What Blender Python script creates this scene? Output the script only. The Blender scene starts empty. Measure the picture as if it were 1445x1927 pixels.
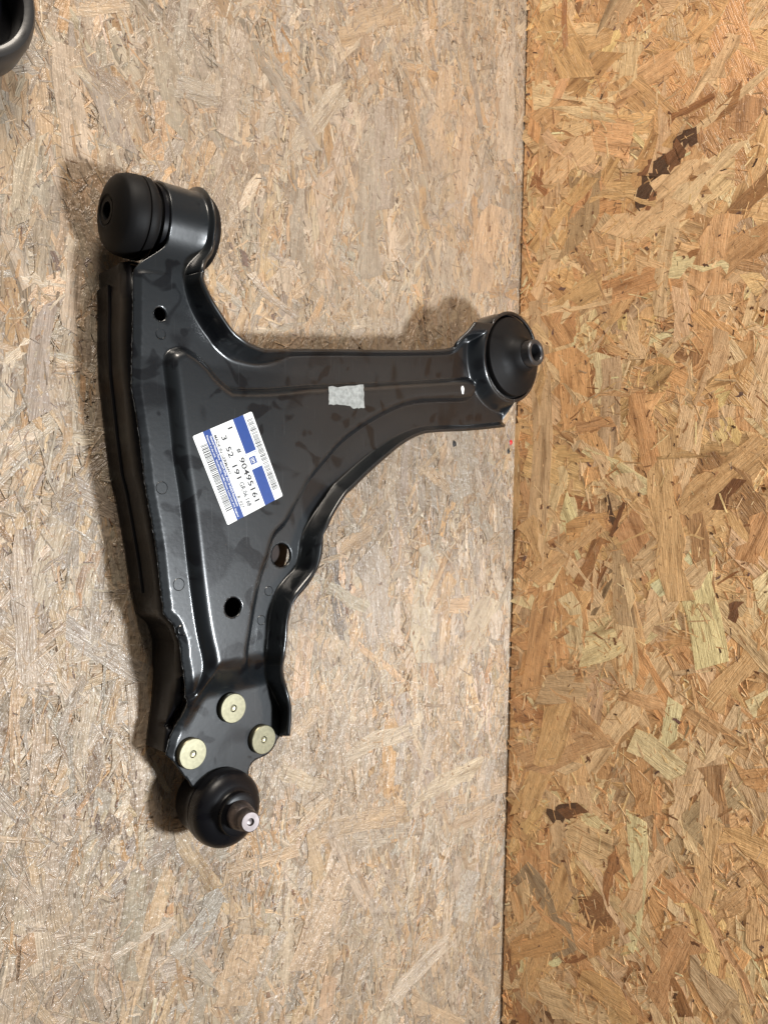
import bpy, bmesh, math, random
import numpy as np
from mathutils import Vector, Matrix
from mathutils.geometry import delaunay_2d_cdt

# ------------------------------------------------------------------ camera, world, lamps, exposure
sc = bpy.context.scene
col = sc.collection
CAMERA = ((0.0, 0.0, 0.4), (0.719093, -0.026177, 0.69442), (0.01883, 0.999657, 0.018184), (-0.694658, -0.0, 0.71934))
cd = bpy.data.cameras.new('camera'); cam = bpy.data.objects.new('camera', cd); col.objects.link(cam)
_c, _r, _u, _b = CAMERA
cam.matrix_world = Matrix(((_r[0], _u[0], _b[0], _c[0]), (_r[1], _u[1], _b[1], _c[1]), (_r[2], _u[2], _b[2], _c[2]), (0, 0, 0, 1)))
cd.sensor_fit = 'VERTICAL'; cd.sensor_height = 24.0; cd.lens = 24.0 * 1447 / 1927
cd.clip_start = 0.01; cd.clip_end = 50
sc.camera = cam

w = bpy.data.worlds.new('World'); sc.world = w; w.use_nodes = True
bg = w.node_tree.nodes['Background']; bg.inputs[0].default_value = (1.0, .95, .88, 1); bg.inputs[1].default_value = .09

def area_lamp(name, loc, target, size, power, color, shape='DISK', size_y=None):
    l = bpy.data.lights.new(name, 'AREA'); l.shape = shape; l.size = size; l.energy = power; l.color = color
    if size_y: l.size_y = size_y
    o = bpy.data.objects.new(name, l); col.objects.link(o); o.location = loc
    o.rotation_euler = (Vector(target) - Vector(loc)).to_track_quat('-Z', 'Y').to_euler()
    return o
area_lamp('workshop_lamp', (.44, -.20, .84), (.28, -.03, 0), .095, 10.8, (.91, .96, 1.0))
area_lamp('ceiling_lamp', (.02, 1.25, .72), (.52, .0, .10), .5, 20, (1, .90, .78))

sc.view_settings.view_transform = 'Standard'; sc.view_settings.look = 'None'
sc.view_settings.exposure = 0; sc.view_settings.gamma = 1
sc.render.engine = 'CYCLES'

# ------------------------------------------------------------------ traced data, millimetres on the bench / on the wall
LEFT_EDGE = [
    (177.98, 122.18), (177.76, 114.11), (177.86, 98.03), (177.28, 76.25),
    (176.98, 65.39), (178.63, 54.42), (180.49, 40.21), (182.49, 20.04),
    (184.4, 6.69), (186.85, -8.93), (188.51, -22.48), (190.33, -40.98),
    (191.27, -49.47), (195.89, -54.63), (197.29, -58.08), (199.78, -66.37),
    (200.72, -76.14), (202.94, -90.52), (204.45, -98.41), (204.53, -105.91),
    (202.24, -111.5), (199.35, -117.48), (196.97, -125.34)]
LEFT_FOOT = [
    (177.64, 108.63), (176.95, 93.83), (177.06, 76.05), (178.41, 61.47),
    (180.2, 41.17), (182.07, 23.59), (184.47, 13.61), (187.55, -5.37),
    (190.6, -26.56), (192.76, -47.88), (193.57, -52.03), (199.62, -58.28),
    (202.53, -67.17), (202.3, -75.09), (202.63, -86.05), (201.72, -95.61),
    (200.53, -104.21), (197.93, -118.32), (197.12, -125.16)]
PAD_EDGE = [
    (200.86, -129.66), (205.95, -137.44), (209.62, -142.39), (214.31, -147.37),
    (240.59, -153.23), (246.79, -149.11), (247.64, -145.07), (251.4, -141.41),
    (260.74, -139.65), (265.79, -136.16), (267.82, -132.85)]
LOWER_FLANGE = [
    (269.4, -131.64, 266.0, -127.96, 39.0, 12, 0), (271.39, -117.87, 266.82, -114.74, 40.0, 13, 0), (268.54, -110.38, 265.54, -107.58, 41.0, 14, 0), (263.49, -100.68, 263.5, -98.94, 41.07, 14, 0),
    (258.25, -92.54, 258.65, -90.53, 45.47, 14, 0), (252.77, -82.46, 253.93, -80.52, 52.79, 14, 0), (252.58, -71.34, 255.23, -69.08, 54.0, 14, 0), (254.74, -60.48, 256.27, -59.48, 54.0, 14, 0),
    (257.28, -50.19, 259.43, -52.44, 54.0, 14, 0.5), (260.48, -42.91, 265.6, -46.2, 54.0, 14, 1), (266.3, -36.99, 272.63, -40.5, 54.0, 14, 1), (273.76, -31.68, 279.52, -32.2, 54.0, 14, 1),
    (276.74, -24.09, 282.92, -25.06, 54.0, 14, 1), (278.17, -16.35, 284.31, -19.27, 54.0, 14, 1), (281.55, -9.6, 284.93, -12.51, 54.0, 14, 0.7), (287.84, -1.25, 288.41, -4.57, 54.0, 14, 0),
    (296.75, 7.87, 293.97, 2.8, 53.5, 13.5, 0), (305.5, 17.57, 303.04, 12.21, 53.0, 13, 0), (311.67, 22.21, 308.7, 16.06, 53.0, 13, 0), (327.58, 33.17, 324.0, 26.36, 52.0, 12, 0),
    (343.71, 42.91, 340.46, 36.51, 51.0, 11, 0), (361.02, 51.02, 357.21, 45.51, 49.0, 9, 0), (379.09, 57.0, 374.66, 52.15, 47.0, 7, 0), (397.39, 59.91, 390.63, 55.26, 46.0, 6, 0),
    (437.28, 63.08, 431.07, 58.75, 45.0, 5, 0), (476.24, 67.91, 474.77, 63.76, 44.0, 4, 0)]
UPPER_FLANGE = [
    (204.84, 125.53, 208.33, 125.24, 55.09, 12, 0), (204.89, 120.38, 207.8, 119.83, 55.71, 13, 0), (208.08, 110.29, 211.94, 111.78, 56.15, 14, 0), (213.51, 101.22, 218.0, 104.67, 55.65, 14, 0),
    (219.67, 94.57, 223.22, 98.89, 55.25, 14, 0), (223.63, 90.3, 227.52, 95.36, 55.0, 14, 0), (232.02, 85.06, 233.88, 92.32, 54.79, 14, 0), (240.26, 83.4, 240.02, 91.04, 53.7, 13, 0),
    (251.92, 83.23, 246.99, 90.09, 52.63, 12, 0), (262.12, 85.56, 255.53, 91.21, 50.71, 10, 0), (271.09, 89.93, 266.56, 92.78, 47.82, 7, 0), (278.0, 92.29, 275.67, 94.25, 45.92, 5, 0),
    (313.3, 96.84, 309.79, 98.66, 45.23, 4, 0), (344.5, 100.25, 340.64, 102.17, 45.48, 4, 0), (397.23, 106.93, 392.76, 108.99, 45.95, 4, 0), (416.71, 110.4, 412.54, 113.14, 47.24, 5, 0),
    (428.05, 117.84, 414.02, 116.87, 50.5, 8, 0), (439.68, 126.25, 420.58, 123.68, 52.98, 10, 0), (450.36, 135.49, 428.32, 132.96, 55.62, 12, 0)]
WEB_RIGHT = [
    (193.43, 78.09), (194.09, 82.24), (196.15, 85.45), (199.13, 87.18),
    (203.68, 88.58), (208.01, 87.49), (214.02, 84.62), (219.5, 80.49),
    (223.28, 76.34), (228.13, 72.52), (231.42, 70.52), (235.82, 70.06),
    (258.23, 72.14), (284.8, 76.5), (332.43, 82.4), (379.72, 88.76),
    (427.82, 95.43), (437.4, 95.24), (441.17, 92.53), (442.03, 86.8),
    (438.0, 81.42), (428.31, 78.31), (403.54, 75.93), (379.69, 72.93),
    (361.65, 67.98), (344.36, 60.85), (328.27, 52.72), (312.39, 42.95),
    (297.51, 30.08), (285.69, 18.72), (279.83, 10.21), (272.9, 1.25),
    (267.29, -6.32), (259.96, -12.48), (257.19, -18.11), (254.38, -26.1),
    (250.1, -35.11), (246.11, -48.17), (242.44, -63.76), (239.97, -76.99),
    (242.96, -86.04), (248.83, -92.83), (256.29, -98.14), (263.49, -100.68),
    (271.88, -102.79), (283.64, -106.81), (283.55, -171.13), (188.87, -144.95),
    (187.93, -125.39), (188.39, -95.3), (201.72, -94.46)]
WEB_LEFT = [
    (208.05, -92.21), (210.19, -86.12), (212.18, -79.34), (211.43, -72.2),
    (210.02, -66.4), (207.61, -52.41), (204.87, -29.07), (202.98, -9.03),
    (200.81, 11.17), (198.78, 24.9), (197.81, 33.1), (195.54, 58.41)]
HOLES = [
    (191.85, 103.62, 3.4), (227.61, -49.07, 5.3), (264.85, -23.4, 6.9)]
RIVETS = [
    (236.2, -107.54), (255.97, -129.51), (210.29, -126.94)]
LABEL = [
    (205.77, 40.49, 46.0), (226.41, -6.51, 46.0), (261.2, 12.22, 46.0), (242.53, 58.47, 46.0)]
RESIDUE = [
    (298.24, 76.01), (326.94, 80.05), (327.34, 65.76), (317.48, 64.35),
    (314.9, 65.8), (298.31, 65.8)]
MARKS = [
    (191.05, 15.27, 40.0), (199.18, -34.7, 40.0), (200.93, -58.54, 40.0), (255.3, -43.05, 40.0),
    (249.71, -58.99, 40.0), (192.22, 93.8, 40.89)]
PAINT_DOT = [
    (422.32, 85.39)]
BALL = (228.21, -160.5, 34.0)
STUD_TIP=(223.87, -158.61, 63.0)
WALL_O=(540.79, -2.68, 0.0)
WALL_X=(-0.08622, -0.99628, -0.0)
WALL_N=(-0.99628, 0.08622, 0.0)
WALL_STRANDS = [
    (-235.6, 107.1, -249.7, 118.3, 11.3, 'knot'),
    (-245.8, 114.9, -256.1, 126.9, 13.3, 'knot'),
    (-259.4, 112.5, -269.1, 123.2, 7.3, 'dark'),
    (-258.7, 124.3, -269.8, 135.1, 14.2, 'knot'),
    (-265.2, 131.8, -275.0, 143.4, 15.1, 'dark'),
    (-271.4, 137.6, -279.2, 153.9, 11.8, 'knot'),
    (-230.6, 117.8, -242.4, 122.8, 5.8, 'dark'),
    (-295.6, 133.1, -300.7, 168.6, 6.0, 'brown'),
    (-273.1, 144.2, -304.6, 208.9, 6.6, 'pale'),
    (-214.6, 93.8, -254.1, 165.2, 34.3, 'cream'),
    (-143.9, 126.1, -222.6, 138.3, 11.4, 'cream'),
    (-151.3, 166.3, -211.9, 173.3, 23.7, 'gold'),
    (-346.2, 190.7, -382.2, 151.8, 12.8, 'gold'),
    (-182.8, 24.8, 21.4, 25.3, 19.3, 'grey'),
    (-75.7, -2.4, 17.0, -3.4, 14.8, 'tan'),
    (-143.8, 36.5, -175.8, 56.2, 22.1, 'amber'),
    (-65.2, 58.9, -70.4, 92.1, 9.7, 'amber'),
    (21.1, 91.7, -5.5, 102.4, 3.6, 'dark'),
    (57.1, 21.0, 8.6, 79.9, 18.4, 'tan'),
    (66.9, 145.6, -54.2, 131.7, 20.2, 'tan'),
    (-88.8, 111.9, -6.7, 130.3, 15.0, 'amber'),
    (-171.4, 75.9, -179.8, 146.3, 20.5, 'amber'),
    (-161.8, 154.5, -190.1, 207.8, 21.4, 'amber'),
    (2.1, 173.6, -19.7, 186.1, 9.0, 'dark'),
    (157.3, 54.5, 249.8, 18.7, 21.4, 'gold'),
    (247.7, 39.9, 238.4, 56.6, 10.1, 'knot'),
    (241.0, 52.7, 229.6, 71.7, 9.2, 'dark'),
    (238.4, 46.7, 230.2, 66.0, 3.9, 'knot'),
    (365.1, 6.2, 324.7, 70.7, 16.2, 'amber'),
    (311.5, 156.5, 339.0, 196.0, 18.8, 'pale'),
    (298.2, 112.4, 245.5, 136.2, 12.8, 'cream'),
    (294.1, 90.6, 260.4, 98.8, 7.3, 'brown'),
    (149.3, 23.7, 65.1, 37.0, 20.5, 'amber'),
    (228.6, 143.9, 177.2, 158.6, 14.4, 'cream'),
    (273.3, 163.6, 214.2, 170.3, 12.1, 'tan'),
    (198.9, 74.7, 110.0, 134.2, 18.0, 'cream'),
    (138.7, 169.4, 80.2, 209.3, 13.3, 'tan'),
    (219.4, 177.6, 224.0, 210.1, 14.8, 'gold'),
    (352.0, 127.9, 291.5, 152.5, 20.1, 'amber'),
    (-395.0, 35.2, -389.5, 85.7, 17.0, 'tan'),
    (-336.7, 15.0, -347.8, 57.1, 23.1, 'tan'),
    (-312.8, 168.4, -341.9, 183.4, 12.0, 'cream'),
    (-335.3, 86.8, -344.0, 135.8, 20.4, 'tan'),
    (-273.5, 73.7, -329.7, 20.7, 8.0, 'pale'),
    (-227.9, 12.6, -275.2, 68.8, 11.7, 'gold'),
    (-397.3, 40.4, -441.7, 37.1, 5.2, 'brown'),
    (-63.4, 192.9, -112.6, 208.2, 18.2, 'cream'),
    (59.5, 61.9, 21.1, 84.8, 9.2, 'brown'),
    (86.5, 179.9, 64.2, 186.8, 6.3, 'dark'),
    (21.1, 98.4, -10.1, 86.4, 4.5, 'knot'),
    (-242.0, 198.7, -269.9, 205.6, 11.6, 'gold'),
    (-186.8, 150.2, -188.4, 173.5, 5.0, 'brown'),
    (-121.9, 1.8, -162.1, 36.0, 19.4, 'gold'),
    (137.9, 100.7, 143.7, 138.7, 10.5, 'tan'),
    (396.2, 23.2, 284.7, 57.8, 17.7, 'gold'),
    (1.7, 152.6, -43.7, 208.6, 22.8, 'tan'),
    (88.4, 117.2, 39.4, 168.4, 13.7, 'cream'),
    (359.1, 73.8, 365.5, 113.7, 18.0, 'gold'),
    (38.6, 193.7, 2.8, 208.9, 15.2, 'amber')]
BENCH_STRANDS = [
    (309.1, 235.4, 354.7, 297.3, 13.9, 'bpale'),
    (291.9, 287.8, 334.1, 246.6, 7.9, 'bgrey'),
    (169.7, 181.7, 163.1, 249.2, 14.6, 'bpale'),
    (177.0, 240.6, 197.7, 233.8, 10.3, 'bdark'),
    (155.0, 251.4, 179.7, 233.1, 6.9, 'bpale'),
    (375.3, 168.4, 384.4, 277.5, 20.5, 'bgrey'),
    (312.1, 128.2, 275.4, 149.0, 4.9, 'bpale'),
    (476.4, 230.8, 493.8, 330.9, 16.5, 'btan'),
    (392.9, 218.3, 404.3, 307.6, 23.2, 'bgrey'),
    (452.4, 266.6, 468.5, 356.0, 17.8, 'btan'),
    (469.9, 67.8, 480.8, 12.6, 26.3, 'bgrey'),
    (431.2, 33.1, 461.3, 12.7, 9.9, 'btan'),
    (494.9, 23.5, 546.5, 40.1, 14.1, 'btan'),
    (373.5, -24.9, 381.7, -90.3, 25.8, 'bgrey'),
    (419.7, -115.4, 428.4, -39.8, 21.2, 'bpale'),
    (343.6, -27.0, 373.9, -13.6, 9.6, 'btan'),
    (152.8, -147.1, 145.0, -193.2, 6.7, 'bpale'),
    (149.7, -216.7, 180.0, -189.2, 2.7, 'btan'),
    (169.3, -154.7, 170.5, -164.8, 3.9, 'plum'),
    (177.3, -233.7, 213.5, -227.8, 4.7, 'bpale'),
    (138.7, -84.7, 135.6, -4.9, 10.1, 'bpale'),
    (161.6, -127.5, 168.0, -95.6, 7.5, 'bpale'),
    (250.2, -296.2, 262.8, -256.6, 25.0, 'btan'),
    (383.0, -347.0, 447.6, -330.8, 13.8, 'bpale'),
    (298.4, -291.4, 336.4, -235.7, 25.0, 'btan'),
    (249.0, -212.9, 300.8, -216.9, 8.2, 'btan'),
    (318.7, -208.7, 398.6, -221.3, 14.8, 'btan'),
    (125.3, -219.6, 135.5, -210.8, 12.3, 'bamber'),
    (454.3, -321.0, 475.1, -290.6, 21.0, 'bgrey'),
    (410.2, -212.8, 485.3, -207.7, 13.6, 'bpale'),
    (356.0, 334.8, 420.9, 377.8, 13.4, 'btan'),
    (218.0, 277.5, 226.5, 222.5, 14.3, 'bgrey'),
    (258.8, 233.0, 276.3, 301.7, 12.5, 'bpale'),
    (162.0, 99.3, 165.8, 138.8, 8.2, 'bpale'),
    (142.2, 53.6, 151.5, 114.0, 10.3, 'bgrey'),
    (154.9, 139.2, 157.8, 128.9, 2.9, 'plum'),
    (271.2, 164.6, 273.7, 155.2, 4.1, 'plum'),
    (377.9, -49.9, 383.1, -50.3, 3.8, 'plum'),
    (542.6, 301.9, 551.3, 415.8, 22.4, 'bpale'),
    (508.2, 176.4, 526.0, 260.8, 27.1, 'btan'),
    (331.1, 159.8, 344.4, 206.1, 11.3, 'btan'),
    (212.9, -248.7, 245.0, -224.2, 14.2, 'bgrey'),
    (475.6, -115.6, 512.0, -72.0, 25.5, 'bpale'),
    (343.6, -165.3, 418.0, -159.1, 12.3, 'bpale'),
    (303.3, -141.9, 321.4, -128.3, 10.4, 'btan'),
    (450.8, -249.0, 504.5, -247.8, 11.3, 'btan'),
    (181.4, -249.7, 192.0, -196.2, 12.9, 'bgrey'),
    (359.5, -273.2, 327.8, -211.5, 11.8, 'bpale'),
    (494.1, -410.5, 515.4, -331.2, 18.3, 'bpale'),
    (136.9, 148.5, 145.8, 196.4, 9.7, 'bpale')]
SCRATCHES = [
    (336.51, -121.1, 389.01, -123.68), (389.01, -123.68, 446.69, -132.4), (340.31, -121.06, 352.69, -99.73), (247.59, -199.04, 246.14, -234.73)]
SPECKS = [
    (540.33, 56.92, 'red'), (536.99, 49.46, 'black'), (466.07, 52.82, 'black')]

# ------------------------------------------------------------------ helpers
rng = np.random.default_rng(7)
def tag(o, label=None, cat=None, group=None, kind=None):
    if label: o['label'] = label
    if cat: o['category'] = cat
    if group: o['group'] = group
    if kind: o['kind'] = kind
    return o
def link(name, me, mat, parent=None, smooth=False):
    o = bpy.data.objects.new(name, me); col.objects.link(o)
    if mat is not None and len(me.materials) == 0: me.materials.append(mat)
    if parent: o.parent = parent
    if mat is not None: me.polygons.foreach_set('use_smooth', [bool(smooth)] * len(me.polygons))
    return o
def build(name, verts, faces, mat, parent=None, smooth=False):
    me = bpy.data.meshes.new(name); me.from_pydata([tuple(map(float, v)) for v in verts], [], faces); me.update()
    return link(name, me, mat, parent, smooth)
def lathe(name, prof, mat, parent, center, axis='z', n=64, smooth=True, noise=0, closed=False):
    """prof: (radius, height) pairs revolved about an axis through center"""
    V, Fc = [], []
    for k, (rr, h) in enumerate(prof):
        for i in range(n):
            a = 2 * math.pi * i / n
            q = rr * (1 + noise * math.sin(5 * a + k) * math.sin(3 * a))
            if axis == 'z': V.append((center[0] + q * math.cos(a), center[1] + q * math.sin(a), center[2] + h))
            else: V.append((center[0] + h, center[1] + q * math.cos(a), center[2] + q * math.sin(a)))
    m = len(prof)
    for k in range(m - 1 + (1 if closed else 0)):
        k2 = (k + 1) % m
        for i in range(n):
            j = (i + 1) % n
            Fc.append((k * n + i, k * n + j, k2 * n + j, k2 * n + i))
    if not closed:
        if prof[0][0] > 1e-6: Fc.append(tuple(range(n)))
        if prof[-1][0] > 1e-6: Fc.append(tuple((m - 1) * n + i for i in range(n)))
    me = bpy.data.meshes.new(name); bm = bmesh.new()
    bv = [bm.verts.new(v) for v in V]
    for f in Fc:
        try: bm.faces.new([bv[i] for i in f])
        except ValueError: pass
    bmesh.ops.recalc_face_normals(bm, faces=bm.faces[:])
    for e in bm.edges:
        if len(e.link_faces) == 2 and e.calc_face_angle(0) > math.radians(38): e.smooth = False
    bm.to_mesh(me); bm.free()
    return link(name, me, mat, parent, smooth)
def ss(a, b, x):
    t = np.clip((x - a) / (b - a), 0, 1); return t * t * (3 - 2 * t)
def spline(pts, per):
    """Catmull-Rom through pts (rows of any width), per samples to a span"""
    p = np.asarray(pts, float); n = len(p); out = []
    for i in range(n - 1):
        a, b, c, d = p[max(i - 1, 0)], p[i], p[i + 1], p[min(i + 2, n - 1)]
        m = per if isinstance(per, int) else max(1, int(round(np.linalg.norm((c - b)[:2]) / per)))
        for k in range(m):
            t = k / m
            out.append(.5 * ((2 * b) + (c - a) * t + (2 * a - 5 * b + 4 * c - d) * t * t + (3 * b - a - 3 * c + d) * t ** 3))
    out.append(p[-1]); return np.array(out)
def seg_dist(pts, poly, closed=True):
    P = np.asarray(pts); A = np.asarray(poly); B = np.roll(A, -1, 0)
    if not closed: A, B = A[:-1], B[:-1]
    best = np.full(len(P), 1e9)
    for a, b in zip(A, B):
        ab = b - a; L = ab @ ab
        if L < 1e-14: continue
        t = np.clip(((P - a) @ ab) / L, 0, 1)
        q = P - (a + t[:, None] * ab)
        best = np.minimum(best, (q * q).sum(1))
    return np.sqrt(best)
def inside(pts, poly):
    P = np.asarray(pts); A = np.asarray(poly); B = np.roll(A, -1, 0); r = np.zeros(len(P), bool)
    for a, b in zip(A, B):
        c = (a[1] > P[:, 1]) != (b[1] > P[:, 1])
        if a[1] == b[1]: continue
        xi = (b[0] - a[0]) * (P[:, 1] - a[1]) / (b[1] - a[1]) + a[0]
        r ^= c & (P[:, 0] < xi)
    return r

# ------------------------------------------------------------------ materials
def new_mat(name):
    m = bpy.data.materials.new(name); m.use_nodes = True
    return m, m.node_tree.nodes, m.node_tree.links, m.node_tree.nodes['Principled BSDF']
def srgb(r, g, b, k=1.0):
    f = lambda c: ((c / 255 + .055) / 1.055) ** 2.4 if c > 10 else c / 255 / 12.92
    return (f(r) * k, f(g) * k, f(b) * k, 1)
def node(nt, t, **kw):
    n = nt.new(t)
    for k, v in kw.items(): setattr(n, k, v)
    return n
def ramp(nt, *stops):
    n = nt.new('ShaderNodeValToRGB'); e = n.color_ramp.elements
    e[0].position, e[0].color = stops[0][0], stops[0][1]; e[1].position, e[1].color = stops[-1][0], stops[-1][1]
    for p, c in stops[1:-1]:
        x = e.new(p); x.color = c
    return n
def g(v): return (v, v, v, 1)
def osb_material(name, worn):
    m, N, L, B = new_mat(name)
    at = node(N, 'ShaderNodeAttribute', attribute_name='Col')
    uv = node(N, 'ShaderNodeAttribute', attribute_name='grain')
    geo = node(N, 'ShaderNodeTexCoord')
    mp = node(N, 'ShaderNodeMapping'); mp.inputs['Scale'].default_value = (60, 950, 1); L.new(uv.outputs['Vector'], mp.inputs['Vector'])
    n1 = node(N, 'ShaderNodeTexNoise'); n1.inputs['Scale'].default_value = 1; n1.inputs['Detail'].default_value = 4; n1.inputs['Distortion'].default_value = 1.2; L.new(mp.outputs[0], n1.inputs['Vector'])
    mp2 = node(N, 'ShaderNodeMapping'); mp2.inputs['Scale'].default_value = (25, 160, 1); L.new(uv.outputs['Vector'], mp2.inputs['Vector'])
    n2 = node(N, 'ShaderNodeTexNoise'); n2.inputs['Scale'].default_value = 1; n2.inputs['Detail'].default_value = 3; L.new(mp2.outputs[0], n2.inputs['Vector'])
    r1 = ramp(N, (.28, g(.66)), (.48, g(.96)), (.75, g(1.15))); L.new(n1.outputs['Fac'], r1.inputs[0])
    r2 = ramp(N, (.28, (.52, .46, .40, 1)), (.46, g(.95)), (.74, g(1.2))); L.new(n2.outputs['Fac'], r2.inputs[0])
    mu = node(N, 'ShaderNodeMix', data_type='RGBA', blend_type='MULTIPLY'); mu.inputs[0].default_value = 1
    n7 = node(N, 'ShaderNodeTexNoise'); n7.inputs['Scale'].default_value = 42; n7.inputs['Detail'].default_value = 6; n7.inputs['Roughness'].default_value = .62; n7.inputs['Distortion'].default_value = .5; L.new(geo.outputs['Object'], n7.inputs['Vector'])
    r7 = ramp(N, (.30, srgb(92, 74, 60)), (.41, srgb(164, 140, 113)), (.52, srgb(176, 160, 138)), (.60, srgb(188, 152, 112)), (.72, srgb(216, 198, 172))) if worn else ramp(N, (.30, srgb(118, 74, 42)), (.41, srgb(196, 146, 95)), (.52, srgb(222, 184, 140)), (.60, srgb(204, 154, 104)), (.72, srgb(244, 218, 186)))
    L.new(n7.outputs['Fac'], r7.inputs[0])
    mxl = node(N, 'ShaderNodeMix', data_type='RGBA'); L.new(at.outputs['Alpha'], mxl.inputs[0]); L.new(at.outputs['Color'], mxl.inputs[6]); L.new(r7.outputs[0], mxl.inputs[7])
    L.new(mxl.outputs[2], mu.inputs[6]); L.new(r1.outputs[0], mu.inputs[7])
    mu2 = node(N, 'ShaderNodeMix', data_type='RGBA', blend_type='MULTIPLY'); mu2.inputs[0].default_value = 1
    L.new(mu.outputs[2], mu2.inputs[6]); L.new(r2.outputs[0], mu2.inputs[7])
    # resin specks and pits
    n3 = node(N, 'ShaderNodeTexNoise'); n3.inputs['Scale'].default_value = 330; n3.inputs['Detail'].default_value = 3; L.new(geo.outputs['Object'], n3.inputs['Vector'])
    r3 = ramp(N, (.66, g(0)), (.73, g(.75 if not worn else .55))); L.new(n3.outputs['Fac'], r3.inputs[0])
    mu3 = node(N, 'ShaderNodeMix', data_type='RGBA'); L.new(r3.outputs[0], mu3.inputs[0]); L.new(mu2.outputs[2], mu3.inputs[6]); mu3.inputs[7].default_value = srgb(95, 62, 38)
    last = mu3.outputs[2]
    if worn:
        n4 = node(N, 'ShaderNodeTexNoise'); n4.inputs['Scale'].default_value = 14; n4.inputs['Detail'].default_value = 8; n4.inputs['Roughness'].default_value = .68; L.new(geo.outputs['Object'], n4.inputs['Vector'])
        r4 = ramp(N, (.40, g(.1)), (.64, g(.72))); L.new(n4.outputs['Fac'], r4.inputs[0])
        mu4 = node(N, 'ShaderNodeMix', data_type='RGBA'); L.new(r4.outputs[0], mu4.inputs[0]); L.new(last, mu4.inputs[6]); mu4.inputs[7].default_value = srgb(158, 143, 126)
        n5 = node(N, 'ShaderNodeTexNoise'); n5.inputs['Scale'].default_value = 55; n5.inputs['Detail'].default_value = 7; n5.inputs['Roughness'].default_value = .75; L.new(geo.outputs['Object'], n5.inputs['Vector'])
        r5 = ramp(N, (.56, g(0)), (.72, g(.6))); L.new(n5.outputs['Fac'], r5.inputs[0])
        mu5 = node(N, 'ShaderNodeMix', data_type='RGBA'); L.new(r5.outputs[0], mu5.inputs[0]); L.new(mu4.outputs[2], mu5.inputs[6]); mu5.inputs[7].default_value = srgb(104, 88, 78)
        last = mu5.outputs[2]
    tn = node(N, 'ShaderNodeMix', data_type='RGBA', blend_type='MULTIPLY'); tn.inputs[0].default_value = 1; tn.inputs[7].default_value = (1, .98, .95, 1) if worn else (1, .935, .855, 1)
    L.new(last, tn.inputs[6]); L.new(tn.outputs[2], B.inputs['Base Color'])
    rr = ramp(N, (.3, g(.40 if not worn else .30)), (.7, g(.62 if not worn else .52))); L.new(n2.outputs['Fac'], rr.inputs[0]); L.new(rr.outputs[0], B.inputs['Roughness'])
    B.inputs['Specular IOR Level'].default_value = .5; B.inputs['Coat Weight'].default_value = .75 if worn else .35; B.inputs['Coat Roughness'].default_value = .16
    n6 = node(N, 'ShaderNodeTexNoise'); n6.inputs['Scale'].default_value = 260; n6.inputs['Detail'].default_value = 5; L.new(geo.outputs['Object'], n6.inputs['Vector'])
    ad = node(N, 'ShaderNodeMath', operation='ADD'); L.new(n1.outputs['Fac'], ad.inputs[0]); L.new(n6.outputs['Fac'], ad.inputs[1])
    bu = node(N, 'ShaderNodeBump'); bu.inputs['Strength'].default_value = 1.0 if worn else .6; bu.inputs['Distance'].default_value = .0011
    L.new(ad.outputs[0], bu.inputs['Height']); L.new(bu.outputs[0], B.inputs['Normal']); L.new(bu.outputs[0], B.inputs['Coat Normal'])
    return m
M_BENCH = osb_material('worn_strand_board', True)
M_WALL = osb_material('strand_board', False)

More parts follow.
